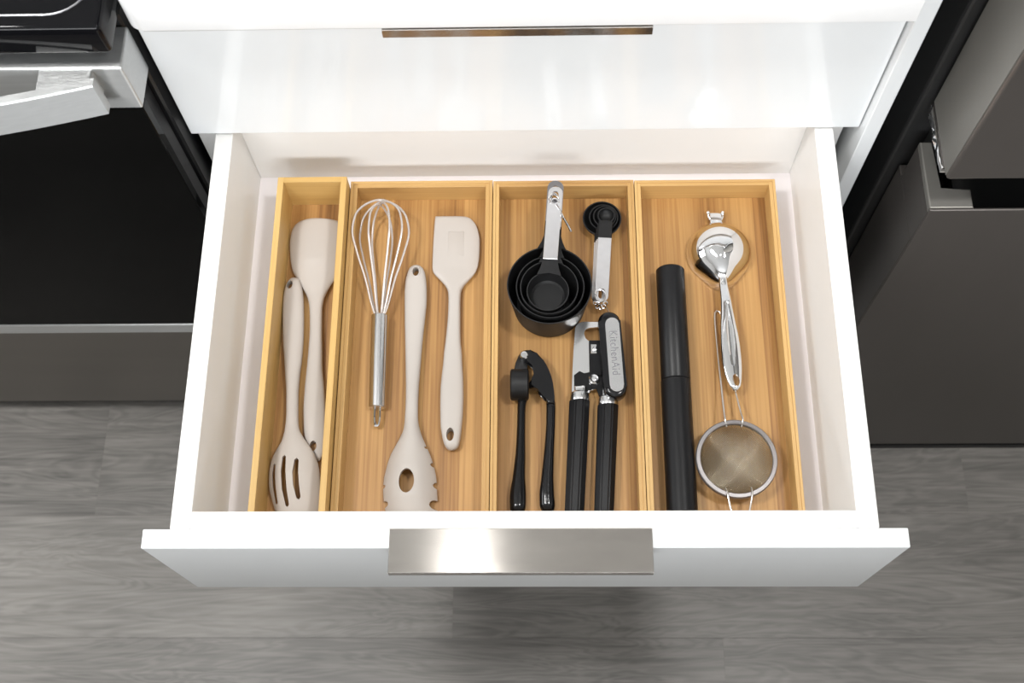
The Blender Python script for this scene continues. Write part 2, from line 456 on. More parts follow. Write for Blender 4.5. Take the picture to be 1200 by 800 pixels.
# closed top drawer
d1 = obj('drawer', box(bm_(), 0.0, 0.598, 0.0, 0.0185, 0.7063, 0.8765, 0.0009, 2), M['lacquer'], cab)
d1['label'] = 'closed glossy white top drawer'
pull(d1, 0.0, 0.8767)
# closed bottom drawer, below the open one
obj('drawer', box(bm_(), 0.0, 0.598, 0.0, 0.0185, 0.112, 0.5365, 0.0009, 2), M['lacquer'], cab)
# open drawer
d2 = obj('drawer', box(bm_(), 0.0371, 0.5595, -0.3466, 0.018, 0.585, 0.597), M['liner'], cab)
d2['label'] = 'open drawer with white sides holding four bamboo trays'
obj('side_board', box(bm_(), 0.0212, 0.0371, -0.3605, 0.034, 0.572, 0.7034, 0.0006, 1), M['melamine'], d2)
obj('side_board', box(bm_(), 0.5595, 0.5760, -0.3605, 0.034, 0.572, 0.7034, 0.0006, 1), M['melamine'], d2)
obj('back_board', box(bm_(), 0.0371, 0.5595, 0.018, 0.034, 0.572, 0.7034, 0.0006, 1), M['melamine'], d2)
obj('front_board', box(bm_(), 0.0371, 0.5595, -0.3605, -0.3466, 0.572, 0.7034, 0.0006, 1), M['melamine'], d2)
obj('drawer_front', box(bm_(), 0.0, 0.598, -0.3759, -0.3606, 0.5406, 0.7034, 0.0009, 2), M['lacquer'], d2)
pull(d2, -0.3759, 0.7036)

# worktop: rounded front left corner
b = bm_()
pts = [(0.594, 0.66), (0.594, -0.0215), (0.0160, -0.0215)] + [(0.0160 + 0.013 * math.sin(-a), -0.0085 - 0.013 * math.cos(a)) for a in np.linspace(0.2, math.pi / 2, 7)] + [(0.003, 0.66)]
prism(b, pts, 0.8825, 0.9175, 0.0015, 2)
tag(obj('countertop', b, M['quartz'], org=(0.3, 0.3, 0.8825)), 'white stone worktop edge above the closed top drawer', 'countertop')
tag(obj('end_panel', box(bm_(), 0.5990, 0.6128, -0.0105, 0.62, 0.0, 1.15, 0.0008, 1), M['lacquer'], org=(0.606, 0.3, 0)),
    'tall white end panel between the drawers and the dark refrigerator', 'panel')

# ------------------------------------------------------------------ stove on the left
st = thing('stove', (-0.385, 0.3, 0.0), 'freestanding stove with black glass oven door and curved steel handle', 'stove')
obj('body', box(bm_(), -0.765, -0.0095, 0.0, 0.63, 0.03, 0.876, 0.002, 1), M['black_enamel'], st)
for (fx, fy) in ((-0.73, 0.05), (-0.05, 0.05), (-0.73, 0.58), (-0.05, 0.58)):
    obj('foot', lathe(bm_(), [(0, 0), (0.018, 0), (0.018, 0.006), (0.01, 0.01), (0.01, 0.03), (0, 0.03)], (fx, fy, 0), 16), M['dark_plastic'], st)
ck = obj('cooktop', box(bm_(), -0.770, -0.0055, -0.0410, 0.64, 0.8812, 0.9130, 0.0040, 3), M['black_glass'], st)
# raised line round the glass hob
R_ = 0.032; x0, x1, y0, y1 = -0.760, -0.0160, -0.0290, 0.60
path = []
for cx_, cy_, a0 in ((x1 - R_, y0 + R_, -90), (x1 - R_, y1 - R_, 0), (x0 + R_, y1 - R_, 90), (x0 + R_, y0 + R_, 180)):
    for k in range(9):
        a = math.radians(a0 + 90 * k / 8); path.append((cx_ + R_ * math.cos(a), cy_ + R_ * math.sin(a), 0.9131))
obj('rim_line', tube(bm_(), path, 0.0009, 8, closed=True), M['dark_steel'], ck)
dr = obj('oven_door', box(bm_(), -0.768, -0.0130, -0.0285, -0.0015, 0.366, 0.806, 0.002, 1), M['black_enamel'], st)
obj('door_glass', box(bm_(), -0.768, -0.0062, -0.0400, -0.0290, 0.366, 0.8085, 0.0012, 2), M['door_glass'], dr)
obj('door_rail', box(bm_(), -0.770, -0.0055, -0.0410, -0.0015, 0.8095, 0.8635, 0.0016, 2), M['steel'], dr)
b = bm_()
N = 40
def bow(x): t = (x + 0.385) / 0.361; return -0.0595 - 0.046 * (1 - t * t)
ring = []
for i in range(N + 1):
    x = -0.746 + 0.722 * i / N; y = bow(x)
    ring.append([b.verts.new((x, y + dy, z)) for dy, z in ((0, 0.8300), (0, 0.8660), (0.0010, 0.8672), (0.0075, 0.8672), (0.0085, 0.866), (0.0085, 0.8300))])
for p, q in zip(ring[:-1], ring[1:]):
    for k in range(6): b.faces.new((p[k], q[k], q[(k + 1) % 6], p[(k + 1) % 6]))
b.faces.new(ring[0]); b.faces.new(ring[-1][::-1])
for (xa, xb) in ((-0.742, -0.700), (-0.070, -0.0285)):
    prism(b, [(xa, bow(xa) + 0.008), (xb, bow(xb) + 0.008), (xb, -0.0408), (xa, -0.0408)], 0.834, 0.8625, 0.0008, 1)
bmesh.ops.recalc_face_normals(b, faces=b.faces[:])
obj('handle', b, M['steel'], dr, ang=30)
obj('bottom_trim', box(bm_(), -0.768, -0.0062, -0.0405, -0.0015, 0.340, 0.3652, 0.003, 3), M['steel'], dr)
obj('storage_drawer', box(bm_(), -0.768, -0.0085, -0.0190, -0.001, 0.040, 0.336, 0.003, 3), M['drawer_steel'], st)

# ------------------------------------------------------------------ refrigerator on the right
fr = thing('refrigerator', (1.08, 0.3, 0.0), 'dark stainless refrigerator with bottom freezer drawer beside white panel', 'refrigerator')
obj('body', box(bm_(), 0.6420, 1.52, 0.004, 0.64, 0.02, 1.74, 0.003, 2), M['fridge_body'], fr)
for (fx, fy) in ((0.70, 0.08), (1.46, 0.08), (0.70, 0.58), (1.46, 0.58)):
    obj('foot', lathe(bm_(), [(0, 0), (0.02, 0), (0.02, 0.02), (0, 0.02)], (fx, fy, 0), 14), M['dark_plastic'], fr)
obj('shadow_strip', box(bm_(), 0.655, 1.505, -0.0806, -0.02, 0.0008, 0.0120), M['dark_plastic'], fr)  # black slab standing for the shadow under the fridge's front edge
ud = obj('door', box(bm_(), 0.6520, 1.51, -0.0770, 0.001, 0.7455, 1.73, 0.0025, 3), M['fridge_front'], fr)
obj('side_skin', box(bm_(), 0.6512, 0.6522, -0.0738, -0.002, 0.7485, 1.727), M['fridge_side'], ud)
# moulded end cap with a wavy bright edge under the door
b = bm_()
pts = [(0.6490 + 0.0010 * math.sin(k * 1.5) + 0.0012 * (k % 3 == 0), -0.066 + 0.064 * k / 14) for k in range(15)] + [(0.70, -0.002), (0.70, -0.066)]
prism(b, pts, 0.7380, 0.7452, 0.0012, 2)
obj('end_cap', b, M['chrome'], ud)
fz = obj('freezer_drawer', box(bm_(), 0.6520, 1.51, -0.0810, -0.0786, 0.022, 0.7000, 0.0008, 1), M['fridge_front'], fr)
obj('drawer_body', box(bm_(), 0.6524, 1.509, -0.0784, 0.001, 0.022, 0.6400, 0.001, 1), M['fridge_front'], fz)
LED = [(0.6522, -0.0785), (0.6900, -0.0785), (0.6900, -0.0600), (0.6632, -0.0600), (0.6632, -0.0120), (0.6522, -0.0120)]
obj('ledge_base', prism(bm_(), LED, 0.6402, 0.6915), M['fridge_front'], fz)
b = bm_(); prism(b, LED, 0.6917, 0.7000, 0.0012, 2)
obj('ledge_lit_top', b, M['fridge_side'], fz)  # paler than the base below: ceiling reflection put into the colour
obj('handle_pocket', box(bm_(), 0.6905, 1.509, -0.0782, -0.014, 0.6405, 0.660), M['dark_plastic'], fz)
obj('gasket', box(bm_(), 0.6640, 1.50, -0.0115, 0.0025, 0.6405, 0.7375), M['dark_plastic'], fz)

# ------------------------------------------------------------------ bamboo trays
def tray(x0, x1, y0, y1, zt, label, wt=0.0066, step=0.0008):
    z0, zf = 0.5973, 0.6033
    t = thing('bamboo_tray', ((x0 + x1) / 2, (y0 + y1) / 2, z0), label, 'tray', 'bamboo trays side by side in the open drawer')
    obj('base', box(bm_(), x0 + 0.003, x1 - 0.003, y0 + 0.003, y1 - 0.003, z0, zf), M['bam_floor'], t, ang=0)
    h = wt * (0.42 if step else 0.97)
    for (a, s) in ((x0, 1), (x1, -1)):      # long walls: outer strip and, a hair lower, the inner strip
        b = bm_()
        xs = sorted((a, a + s * h)); box(b, xs[0], xs[1], y0, y1, z0, zt, 0.0002, 1)
        xs = sorted((a + s * h, a + s * wt)); box(b, xs[0], xs[1], y0 + h, y1 - h, zf, zt - step, 0.0002, 1)
        obj('side_wall', b, M['bam_wall_y2' if step else 'bam_wall_y'], t, ang=0)
    for (a, s) in ((y0, 1), (y1, -1)):
        b = bm_()
        ys = sorted((a, a + s * h)); box(b, x0 + h, x1 - h, ys[0], ys[1], z0, zt, 0.0002, 1)
        ys = sorted((a + s * h, a + s * wt)); box(b, x0 + wt, x1 - wt, ys[0], ys[1], zf, zt - step, 0.0002, 1)
        obj('end_wall', b, M['bam_wall_x2' if step else 'bam_wall_x'], t, ang=0)
    return t
tray(0.0672, 0.1324, -0.3445, -0.0108, 0.647, 'narrow deep bamboo tray at the drawer\'s left holding two beige utensils', 0.0056, 0.0)
tray(0.1333, 0.2690, -0.3450, -0.0056, 0.629, 'bamboo tray holding the whisk, pasta server and flat spatula')
tray(0.2697, 0.4032, -0.3450, -0.0066, 0.629, 'bamboo tray holding black measuring cups, garlic press and can opener', 0.0058)
tray(0.4039, 0.5370, -0.3450, -0.0072, 0.629, 'rightmost bamboo tray holding black tube, chrome scoop and strainer', 0.0058)
FZ = 0.6036                                  # top of a tray's base

# ------------------------------------------------------------------ beige silicone utensils
SLOT = [(0.0807,0.0836,-0.0981),(0.0779,0.0866,-0.0997),(0.076,0.0883,-0.1027),(0.0744,0.0895,-0.1067),(0.0735,0.0909,-0.1127),(0.0732,0.0923,-0.1206),(0.0737,0.0937,-0.1344),(0.0751,0.0948,-0.15),(0.0767,0.0954,-0.1654),(0.0789,0.0954,-0.1807),(0.0813,0.0946,-0.1985),(0.0832,0.0946,-0.212),(0.0844,0.0954,-0.2253),(0.0852,0.0965,-0.2399),(0.0851,0.0982,-0.249),(0.0842,0.1021,-0.2562),(0.0829,0.106,-0.2616),(0.0794,0.1111,-0.2687),(0.0764,0.115,-0.2758),(0.0749,0.1177,-0.2829),(0.0744,0.119,-0.2899),(0.0747,0.1197,-0.2969),(0.0757,0.1201,-0.3038),(0.0777,0.1204,-0.3108),(0.0799,0.1203,-0.3176),(0.0819,0.1197,-0.3228),(0.0854,0.1178,-0.329),(0.09,0.1146,-0.3335),(0.0952,0.1097,-0.336)]
t = thing('slotted_spoon', (0.09, -0.22, FZ), 'beige slotted spoon, three slots at the front of the narrow tray', 'utensil')
cut = [prism(bm_(), ribbon(p, w_), 0.58, 0.66) for p, w_ in (
    ([(0.0794,-0.2828),(0.0792,-0.2907),(0.0802,-0.3011),(0.0831,-0.3163)], 0.0028),
    ([(0.088,-0.2763),(0.0881,-0.289),(0.0898,-0.3046),(0.0931,-0.3187)], 0.0044),
    ([(0.0993,-0.2794),(0.0991,-0.2908),(0.1002,-0.3012),(0.1027,-0.3124)], 0.0052))]
cut.append(prism(bm_(), ellipse((0.079, -0.1069), 0.0028, 0.0046), 0.58, 0.66))
obj('spoon_body', loft(bm_(), SLOT, lerp([(-0.098, 0.6095), (-0.24, 0.6115), (-0.265, 0.6145), (-0.30, 0.6120), (-0.336, 0.6070)]),
    lerp([(-0.098, 0.0055), (-0.24, 0.0046), (-0.265, 0.0020), (-0.336, 0.0015)]), dome=lerp([(-0.245, 0), (-0.29, 0.0065), (-0.336, 0.003)])), M['silicone'], t, cut=cut)

TURN = [(0.0850,0.1130,-0.0364),(0.0823,0.1196,-0.0375),(0.078,0.1223,-0.0416),(0.0753,0.1235,-0.0489),(0.0746,0.1244,-0.0593),(0.0756,0.1252,-0.0716),(0.0773,0.125,-0.0818),(0.0802,0.1232,-0.0919),(0.0857,0.1193,-0.101),(0.0912,0.1146,-0.11),(0.0954,0.1116,-0.1179),(0.0979,0.1104,-0.1278),(0.0993,0.111,-0.1415),(0.1002,0.112,-0.157),(0.1002,0.1133,-0.1724),(0.0999,0.1145,-0.1890),(0.0995,0.1170,-0.2062),(0.0995,0.1191,-0.2247),(0.1006,0.1204,-0.2393),(0.1017,0.1211,-0.2502),(0.1042,0.1213,-0.261),(0.1078,0.1205,-0.2682),(0.1113,0.1188,-0.2735),(0.1149,0.117,-0.2767)]
t = thing('spoon_spatula', (0.105, -0.15, FZ), 'beige spoon spatula with broad head at the back of the narrow tray', 'utensil')
obj('spatula_body', loft(bm_(), TURN, lerp([(-0.036, 0.6085), (-0.10, 0.6085), (-0.13, 0.6083), (-0.245, 0.6085), (-0.277, 0.6062)]),
    lerp([(-0.036, 0.0016), (-0.09, 0.0025), (-0.12, 0.0046), (-0.24, 0.0046), (-0.277, 0.0024)]), dome=lerp([(-0.036, 0.0045), (-0.08, 0.005), (-0.115, 0)])), M['silicone'], t,
    cut=[prism(bm_(), ellipse((0.1109, -0.2637), 0.0032, 0.0045), 0.58, 0.66)])

PASTA = [(0.1951,0.1983,-0.0855),(0.193,0.2006,-0.0867),(0.1904,0.2033,-0.0894),(0.1887,0.2054,-0.0947),(0.1873,0.2066,-0.1018),(0.1869,0.2076,-0.1124),(0.1872,0.2079,-0.123),(0.1878,0.2074,-0.1351),(0.1884,0.2066,-0.1472),(0.1894,0.2055,-0.1642),(0.1904,0.2048,-0.1811),(0.1913,0.2041,-0.1978),(0.1920,0.2036,-0.2120),(0.1923,0.2035,-0.2224),(0.1921,0.2037,-0.2354),(0.1918,0.2045,-0.2434),(0.1909,0.2061,-0.2498),(0.1885,0.2083,-0.2562),(0.1853,0.2111,-0.2625),(0.1812,0.2148,-0.2704),(0.1784,0.2178,-0.2782),(0.1766,0.22,-0.286),(0.1752,0.2216,-0.2938),(0.1749,0.2222,-0.3015),(0.1754,0.2228,-0.3091),(0.1765,0.2231,-0.3168),(0.1783,0.2229,-0.3236),(0.1818,0.2207,-0.3296),(0.1865,0.2164,-0.3341),(0.191,0.2117,-0.3361)]
t = thing('pasta_server', (0.198, -0.21, FZ), 'beige pasta server with notched rim and one oval hole', 'utensil')
cut = [prism(bm_(), ellipse((0.1966, -0.2985), 0.0068, 0.0108), 0.58, 0.66), prism(bm_(), ellipse((0.197, -0.0942), 0.0031, 0.0048), 0.58, 0.66)]
for (x, y, q) in ((0.2190, -0.2814, 0.0022), (0.2228, -0.3000, 0.0030), (0.2218, -0.3176, 0.0042), (0.1745, -0.3006, 0.0020), (0.1765, -0.3167, 0.0030), (0.2120, -0.2660, 0.0013)):
    cut.append(prism(bm_(), ellipse((x, y), q * 1.3, q, 14), 0.58, 0.66))
obj('server_body', loft(bm_(), PASTA, lerp([(-0.085, 0.6090), (-0.12, 0.6095), (-0.22, 0.6115), (-0.26, 0.6100), (-0.29, 0.6070), (-0.337, 0.6058)]),
    lerp([(-0.085, 0.0048), (-0.22, 0.0052), (-0.245, 0.0040), (-0.27, 0.0020), (-0.337, 0.0018)]), n=32, m=110, dome=lerp([(-0.235, 0), (-0.285, 0.0125), (-0.31, 0.0125), (-0.337, 0.006)])), M['silicone'], t, cut=cut)
b = bm_(); tube(b, [(x, y, 0.6139) for x, y in ellipse((0.197, -0.0942), 0.0036, 0.0053, 24)], 0.0007, 6, closed=True)
obj('hole_rim', b, M['silicone'], t)

SPAT = [(0.2133,0.2370,-0.0325),(0.2131,0.2434,-0.0335),(0.2128,0.2494,-0.0376),(0.2125,0.2531,-0.0437),(0.2123,0.2553,-0.0511),(0.212,0.2566,-0.0593),(0.2119,0.2567,-0.0684),(0.2118,0.2562,-0.0793),(0.2119,0.255,-0.0873),(0.2123,0.2538,-0.0909),(0.2135,0.2527,-0.0936),(0.2198,0.2472,-0.1007),(0.2248,0.2422,-0.1069),(0.2274,0.2397,-0.1131),(0.2281,0.2393,-0.1219),(0.228,0.2396,-0.1375),(0.2271,0.2400,-0.1540),(0.2263,0.2405,-0.1649),(0.2253,0.2418,-0.1751),(0.2248,0.2424,-0.1852),(0.2238,0.2433,-0.1968),(0.2231,0.244,-0.2101),(0.2231,0.2442,-0.2215),(0.2235,0.244,-0.2345),(0.2241,0.2433,-0.2458),(0.2255,0.2426,-0.2538),(0.2275,0.2414,-0.2617),(0.2304,0.2392,-0.2665),(0.2327,0.2358,-0.268)]
t = thing('spatula', (0.234, -0.15, FZ), 'beige spatula with flat angled blade at the back of its tray', 'utensil')
obj('spatula_body', loft(bm_(), SPAT, lerp([(-0.032, 0.6072), (-0.268, 0.6092)]),
    lerp([(-0.032, 0.0020), (-0.09, 0.0026), (-0.115, 0.0048), (-0.268, 0.0054)]), ex=3.0), M['silicone'], t,
    cut=[prism(bm_(), ellipse((0.2332, -0.2547), 0.0034, 0.0062), 0.58, 0.66)])
b = bm_(); prism(b, [(0.2265, -0.0505), (0.2415, -0.0505), (0.2425, -0.088), (0.2375, -0.104), (0.2300, -0.104), (0.2255, -0.088)], 0.6085, 0.6100, 0.0006, 2)
obj('blade_core', b, M['silicone'], t)

# ------------------------------------------------------------------ whisk
t = thing('whisk', (0.166, -0.14, FZ), 'wire balloon whisk with tubular steel handle', 'whisk')
A = Vector((0.1668, -0.2290, 0.6118)); B = Vector((0.1655, -0.1405, 0.6168)); E_ = Vector((0.1636, -0.0275, 0.6320))
ax = (B - A).normalized(); Lh = (B - A).length
def along(p, d, u, v): return p + d * u + v
q = ax.to_track_quat('Z', 'Y').to_matrix().to_4x4()
b = bm_()
lathe(b, [(0, 0), (0.0072, 0), (0.0078, 0.0008), (0.0079, Lh * 0.5), (0.0077, Lh - 0.0006), (0.0072, Lh), (0, Lh)], (0, 0, 0), 32)
bmesh.ops.transform(b, matrix=Matrix.Translation(A) @ q, verts=b.verts[:])
obj('handle', b, M['satin_chrome'], t)
b = bm_()
lp = spline([A + Vector((-0.0022, 0.004, 0)), A + Vector((-0.0025, -0.008, -0.001)), A + Vector((-0.0012, -0.0160, -0.0018)), A + Vector((0.0008, -0.0160, -0.0018)), A + Vector((0.0023, -0.008, -0.001)), A + Vector((0.0022, 0.004, 0))], 22)
tube(b, lp, 0.0016, 8)
obj('hanging_loop', b, M['chrome'], t)
bx = (E_ - B); bl = bx.length; bx = bx.normalized()
side = Vector((1, 0, 0)); side = (side - bx * side.dot(bx)).normalized(); upv = side.cross(bx)
prof = [(-0.006, 0.0040), (0.10, 0.0078), (0.30, 0.0135), (0.55, 0.0225), (0.72, 0.0268), (0.86, 0.0240), (0.955, 0.0145), (1.0, 0.0)]
for k, (ang, sc, le) in enumerate(((-13, 1.0, 1.0), (35, 0.98, 0.985), (66, 0.98, 0.965), (110, 0.95, 0.95))):
    dirv = side * math.cos(math.radians(ang)) + upv * (0.78 * math.sin(math.radians(ang)))
    pts = [B + bx * (u * bl * le) + dirv * (r_ * sc) for u, r_ in prof]
    pts2 = [B + bx * (u * bl * le) - dirv * (r_ * sc) for u, r_ in prof[-2::-1]]
    b = bm_(); tube(b, spline(pts + pts2, 60), 0.00105, 8)
    obj('wire', b, M['wire'], t)

# ------------------------------------------------------------------ measuring cups: nested, each its own thing
def strip_poly(p, q, w_, n=8):
    """handle strip from p to q, rounded at q"""
    d = (Vector(q) - Vector(p)).normalized(); nn = Vector((-d.y, d.x))
    h = w_ / 2; P, Q = Vector(p), Vector(q) - d * h
    out = [tuple(P + nn * -h)]
    for k in range(n + 1):
        a = -math.pi / 2 + math.pi * k / n
        out.append(tuple(Q + d * (h * math.cos(a)) + nn * (h * math.sin(a))))
    out.append(tuple(P + nn * h))
    return out
def cup(c, R, zr, zb, tip, label, neck_w, steel_from):
    t = thing('measuring_cup', (c[0], c[1], zb), label, 'measuring cup', 'nested black measuring cups')
    rb = R * 0.86; w_ = 0.0014
    b = bm_()
    lathe(b, [(0, zb), (rb - 0.002, zb), (rb, zb + 0.002), (R - 0.0004, zr - 0.0006), (R - 0.0004, zr), (R - w_, zr), (rb - w_, zb + 0.003), (rb - w_ - 0.002, zb + w_), (0, zb + w_)], (c[0], c[1], 0), 64)
    obj('bowl', b, M['black_nylon'], t)
    d = (Vector(tip) - Vector(c)).normalized(); nn = Vector((-d.y, d.x)); P = Vector(c)
    e = P + d * (R - 0.0012)
    f = P + d * steel_from
    h = neck_w / 2
    pts = []
    for s in (1, -1):
        a1 = math.asin(min(0.9, (h * 1.8) / R))
        q0 = P + d * ((R - 0.0006) * math.cos(a1)) + nn * (s * (R - 0.0006) * math.sin(a1))
        q1 = P + d * (R + 0.004) + nn * (s * h * 1.25); q2 = P + d * (R + 0.010) + nn * (s * h)
        q3 = f + d * 0.012 + nn * (s * h)
        qm = P + d * (R - 0.0006)
        lst = [q0, q1, q2, q3] if s == 1 else [q3, q2, q1, q0]
        pts += [tuple(v) for v in lst]
    pts.append(tuple(P + d * (R - 0.0012)))
    b = bm_(); prism(b, pts, zr - 0.0016, zr + 0.0006, 0.0004, 1)
    obj('neck', b, M['black_nylon'], t)
    b = bm_(); prism(b, strip_poly(f, tip, neck_w * 1.0), zr + 0.0007, zr + 0.0018, 0.0003, 1)
    ey = Vector(tip) - d * (neck_w * 0.62)
    hd = obj('handle', b, M['dark_steel'] if R > 0.035 else M['strip'], t, cut=[prism(bm_(), capsule(ey, ey - d * 0.006, neck_w * 0.24), 0.5, 0.8)])
    hd['label'] = 'flat steel handle with an eyelet'
    return t
TIP = (0.3288, -0.0312)
cup((0.3222, -0.1250), 0.0388, 0.6480, FZ, (0.3292, -0.0185), 'largest black measuring cup, outermost of the nested stack', 0.0150, 0.064)
cup((0.3228, -0.1286), 0.0312, 0.6516, FZ + 0.004, (0.3290, -0.0270), 'second largest black measuring cup, just inside the largest one', 0.0134, 0.060)
cup((0.3219, -0.1308), 0.0265, 0.6552, FZ + 0.010, (0.3289, -0.0295), 'third largest black measuring cup, just around the smallest one', 0.0130, 0.058)
cup((0.3206, -0.1362), 0.0193, 0.6588, 0.6450, TIP, 'smallest black measuring cup, innermost of the stack, steel handle on top', 0.0130, 0.031)
# split ring through the cup handles, with a short tag chain
t = thing('key_ring', (0.328, -0.046, 0.650), 'thin wire ring through the measuring cup handles', 'ring')
b = bm_()
for (ox, oy, tilt, rx_, ry_) in ((0.0, 0.0, 0.9, 0.0046, 0.0068), (0.0004, -0.0022, 1.15, 0.0044, 0.0060), (-0.0004, 0.0022, 0.7, 0.0042, 0.0058)):
    tube(b, [(0.3270 + ox + rx_ * math.cos(a), -0.0462 + oy + ry_ * math.sin(a) * math.cos(tilt), 0.6590 + ry_ * math.sin(a) * math.sin(tilt)) for a in np.linspace(0, 2 * math.pi, 28, endpoint=False)], 0.0007, 6, closed=True)
obj('wire_loop', b, M['chrome'], t)
b = bm_(); tube(b, spline([(0.3285, -0.050, 0.6618), (0.332, -0.0555, 0.6605), (0.336, -0.0605, 0.653), (0.340, -0.0655, 0.648), (0.3425, -0.069, 0.644)], 24), [0.0008 + 0.0004 * (k % 2) for k in range(24)], 6)
obj('chain_end', b, M['chrome'], t)

# ------------------------------------------------------------------ measuring spoons
def spoon(c, R, zr, dep, end, label, off, wst=0.0128):
    t = thing('measuring_spoon', (c[0], c[1], zr - dep), label, 'measuring spoon', 'nested black measuring spoons')
    b = bm_(); w_ = 0.0011
    pr = [(R * math.sin(a), zr - dep * math.cos(a)) for a in np.linspace(0, math.pi / 2, 10)]
    pr += [(R - w_, zr)] + [((R - w_) * math.sin(a), zr - (dep - w_) * math.cos(a)) for a in np.linspace(math.pi / 2 - 0.1, 0, 9)]
    lathe(b, pr, (c[0], c[1], 0), 44)
    obj('bowl', b, M['black_nylon'], t)
    c_ = Vector(c); d = (Vector(end) - c_).normalized(); nn = Vector((-d.y, d.x)); h = wst / 2
    f = c_ + d * off; g = c_ + d * (R * 0.80)
    k_ = math.sqrt(max(R * R - h * h, 0))
    b = bm_(); prism(b, [tuple(c_ + d * k_ + nn * h), tuple(c_ + d * k_ - nn * h), tuple(f + d * 0.004 - nn * h), tuple(f + d * 0.004 + nn * h)], zr - 0.0014, zr - 0.0001, 0.0003, 1)
    obj('neck', b, M['black_nylon'], t)
    ey = Vector(end) - d * 0.0105
    b = bm_(); prism(b, strip_poly(f, end, wst), zr, zr + 0.0009, 0.0003, 1)
    hd = obj('handle', b, M['strip'], t, cut=[prism(bm_(), capsule(ey, ey + d * 0.0045, 0.0030), 0.5, 0.8)])
    hd['label'] = 'flat steel handle with an eyelet'
spoon((0.3731, -0.0408), 0.0184, 0.6158, 0.0122, (0.3672, -0.1290), 'largest black measuring spoon, outermost bowl of the spoon stack', 0.0262)
spoon((0.3745, -0.0409), 0.0139, 0.6184, 0.0095, (0.3680, -0.1300), 'second largest black measuring spoon, nested in the largest', 0.0256)
spoon((0.3754, -0.0412), 0.0111, 0.6210, 0.0080, (0.3688, -0.1308), 'third largest black measuring spoon, around the smallest one', 0.0250)
spoon((0.3766, -0.0417), 0.0083, 0.6236, 0.0068, (0.3696, -0.1316), 'smallest black measuring spoon, on top with steel handle showing', 0.0240)
t = thing('split_ring', (0.3675, -0.125, 0.614), 'chrome ring and chain through the measuring spoon handles', 'ring')
b = bm_()
tube(b, [(0.3688 + 0.0046 * math.cos(a), -0.1255 + 0.0062 * math.sin(a), 0.6252 + 0.0006 * math.cos(2 * a)) for a in np.linspace(0, 2 * math.pi, 28, endpoint=False)], 0.00075, 6, closed=True)
obj('wire_loop', b, M['chrome'], t)
for k, (x, y) in enumerate(((0.3648, -0.1290), (0.3665, -0.1325), (0.3695, -0.1337), (0.3722, -0.1325), (0.3738, -0.1300), (0.3640, -0.1255))):
    b = bm_(); a0 = 0.9 * k
    tube(b, [(x + 0.0021 * math.cos(a) * math.cos(a0) - 0.0014 * math.sin(a) * math.sin(a0), y + 0.0021 * math.cos(a) * math.sin(a0) + 0.0014 * math.sin(a) * math.cos(a0), 0.6170 + 0.0012 * math.sin(a + k)) for a in np.linspace(0, 2 * math.pi, 14, endpoint=False)], 0.0006, 6, closed=True)
    obj('chain_link', b, M['chrome'], t)
b = bm_(); tube(b, spline([(0.3738, -0.131, 0.615), (0.3775, -0.1345, 0.6085), (0.381, -0.139, 0.605)], 12), 0.0004, 5)
obj('chain_tail', b, M['wire'], t)

# ------------------------------------------------------------------ garlic press
t = thing('garlic_press', (0.305, -0.24, FZ), 'black garlic press with a half-round hopper and silver pivot', 'garlic press')
PL_ = [(0.2915,0.3025,-0.2190),(0.2929,0.3012,-0.2240),(0.2928,0.3003,-0.2306),(0.2923,0.3000,-0.2507),(0.2912,0.3001,-0.2712),(0.2889,0.2999,-0.2915),(0.2862,0.3007,-0.3119),(0.2863,0.3003,-0.3198),(0.2876,0.299,-0.3240),(0.2905,0.2964,-0.3258)]
lv = obj('lower_lever', loft(bm_(), PL_, lerp([(-0.219, 0.6125), (-0.32, 0.6098)]), lerp([(-0.219, 0.0042), (-0.26, 0.0045), (-0.31, 0.0060), (-0.326, 0.0058)]), ex=2.1), M['black_gloss'], t)
b = bm_()
lathe(b, [(0, 0.2866), (0.0125, 0.2866), (0.0142, 0.2878), (0.0142, 0.3020), (0.0125, 0.3031), (0, 0.3031)], (0, -0.2098, 0.6182), 40, 'X')
obj('hopper', b, M['black_nylon'], lv)
b = bm_(); prism(b, [(0.2897,-0.1990),(0.2897,-0.1929),(0.2909,-0.1863),(0.294,-0.1788),(0.2971,-0.175),(0.301,-0.1763),(0.3021,-0.1813),(0.301,-0.1863),(0.3014,-0.193),(0.3014,-0.199)], 0.6065, 0.6125, 0.0012, 2)
obj('hinge_arm', b, M['black_nylon'], lv)
HEAD = [(0.2959,-0.1762),(0.2985,-0.1748),(0.3018,-0.1744),(0.3045,-0.1747),(0.3072,-0.1754),(0.3105,-0.1777),(0.3134,-0.1805),(0.3163,-0.1845),(0.3188,-0.1889),(0.3214,-0.1947),(0.3234,-0.2005),(0.3248,-0.2070),(0.3256,-0.2136),(0.3262,-0.2205),(0.3264,-0.2260),(0.3193,-0.2260),(0.3186,-0.2217),(0.3175,-0.2180),(0.3156,-0.2152),(0.3135,-0.2132),(0.311,-0.2119),(0.3034,-0.2095),(0.3034,-0.2058),(0.3076,-0.2030),(0.3090,-0.2008),(0.3095,-0.1987),(0.3095,-0.1938),(0.3088,-0.1908),(0.3075,-0.1880),(0.3049,-0.1855),(0.3002,-0.1838),(0.2963,-0.1821)]
HEAD = [(x, y - 0.0028) for x, y in HEAD]
b = bm_(); prism(b, HEAD, 0.6132, 0.6222, 0.0020, 3)
UP_ = [(0.3186,0.3268,-0.2260),(0.3186,0.3269,-0.2310),(0.3184,0.3266,-0.2435),(0.3171,0.3257,-0.2633),(0.3155,0.3251,-0.2789),(0.3137,0.3247,-0.2944),(0.312,0.3252,-0.3097),(0.3122,0.3257,-0.3180),(0.3138,0.3247,-0.3228),(0.3165,0.3222,-0.3254)]
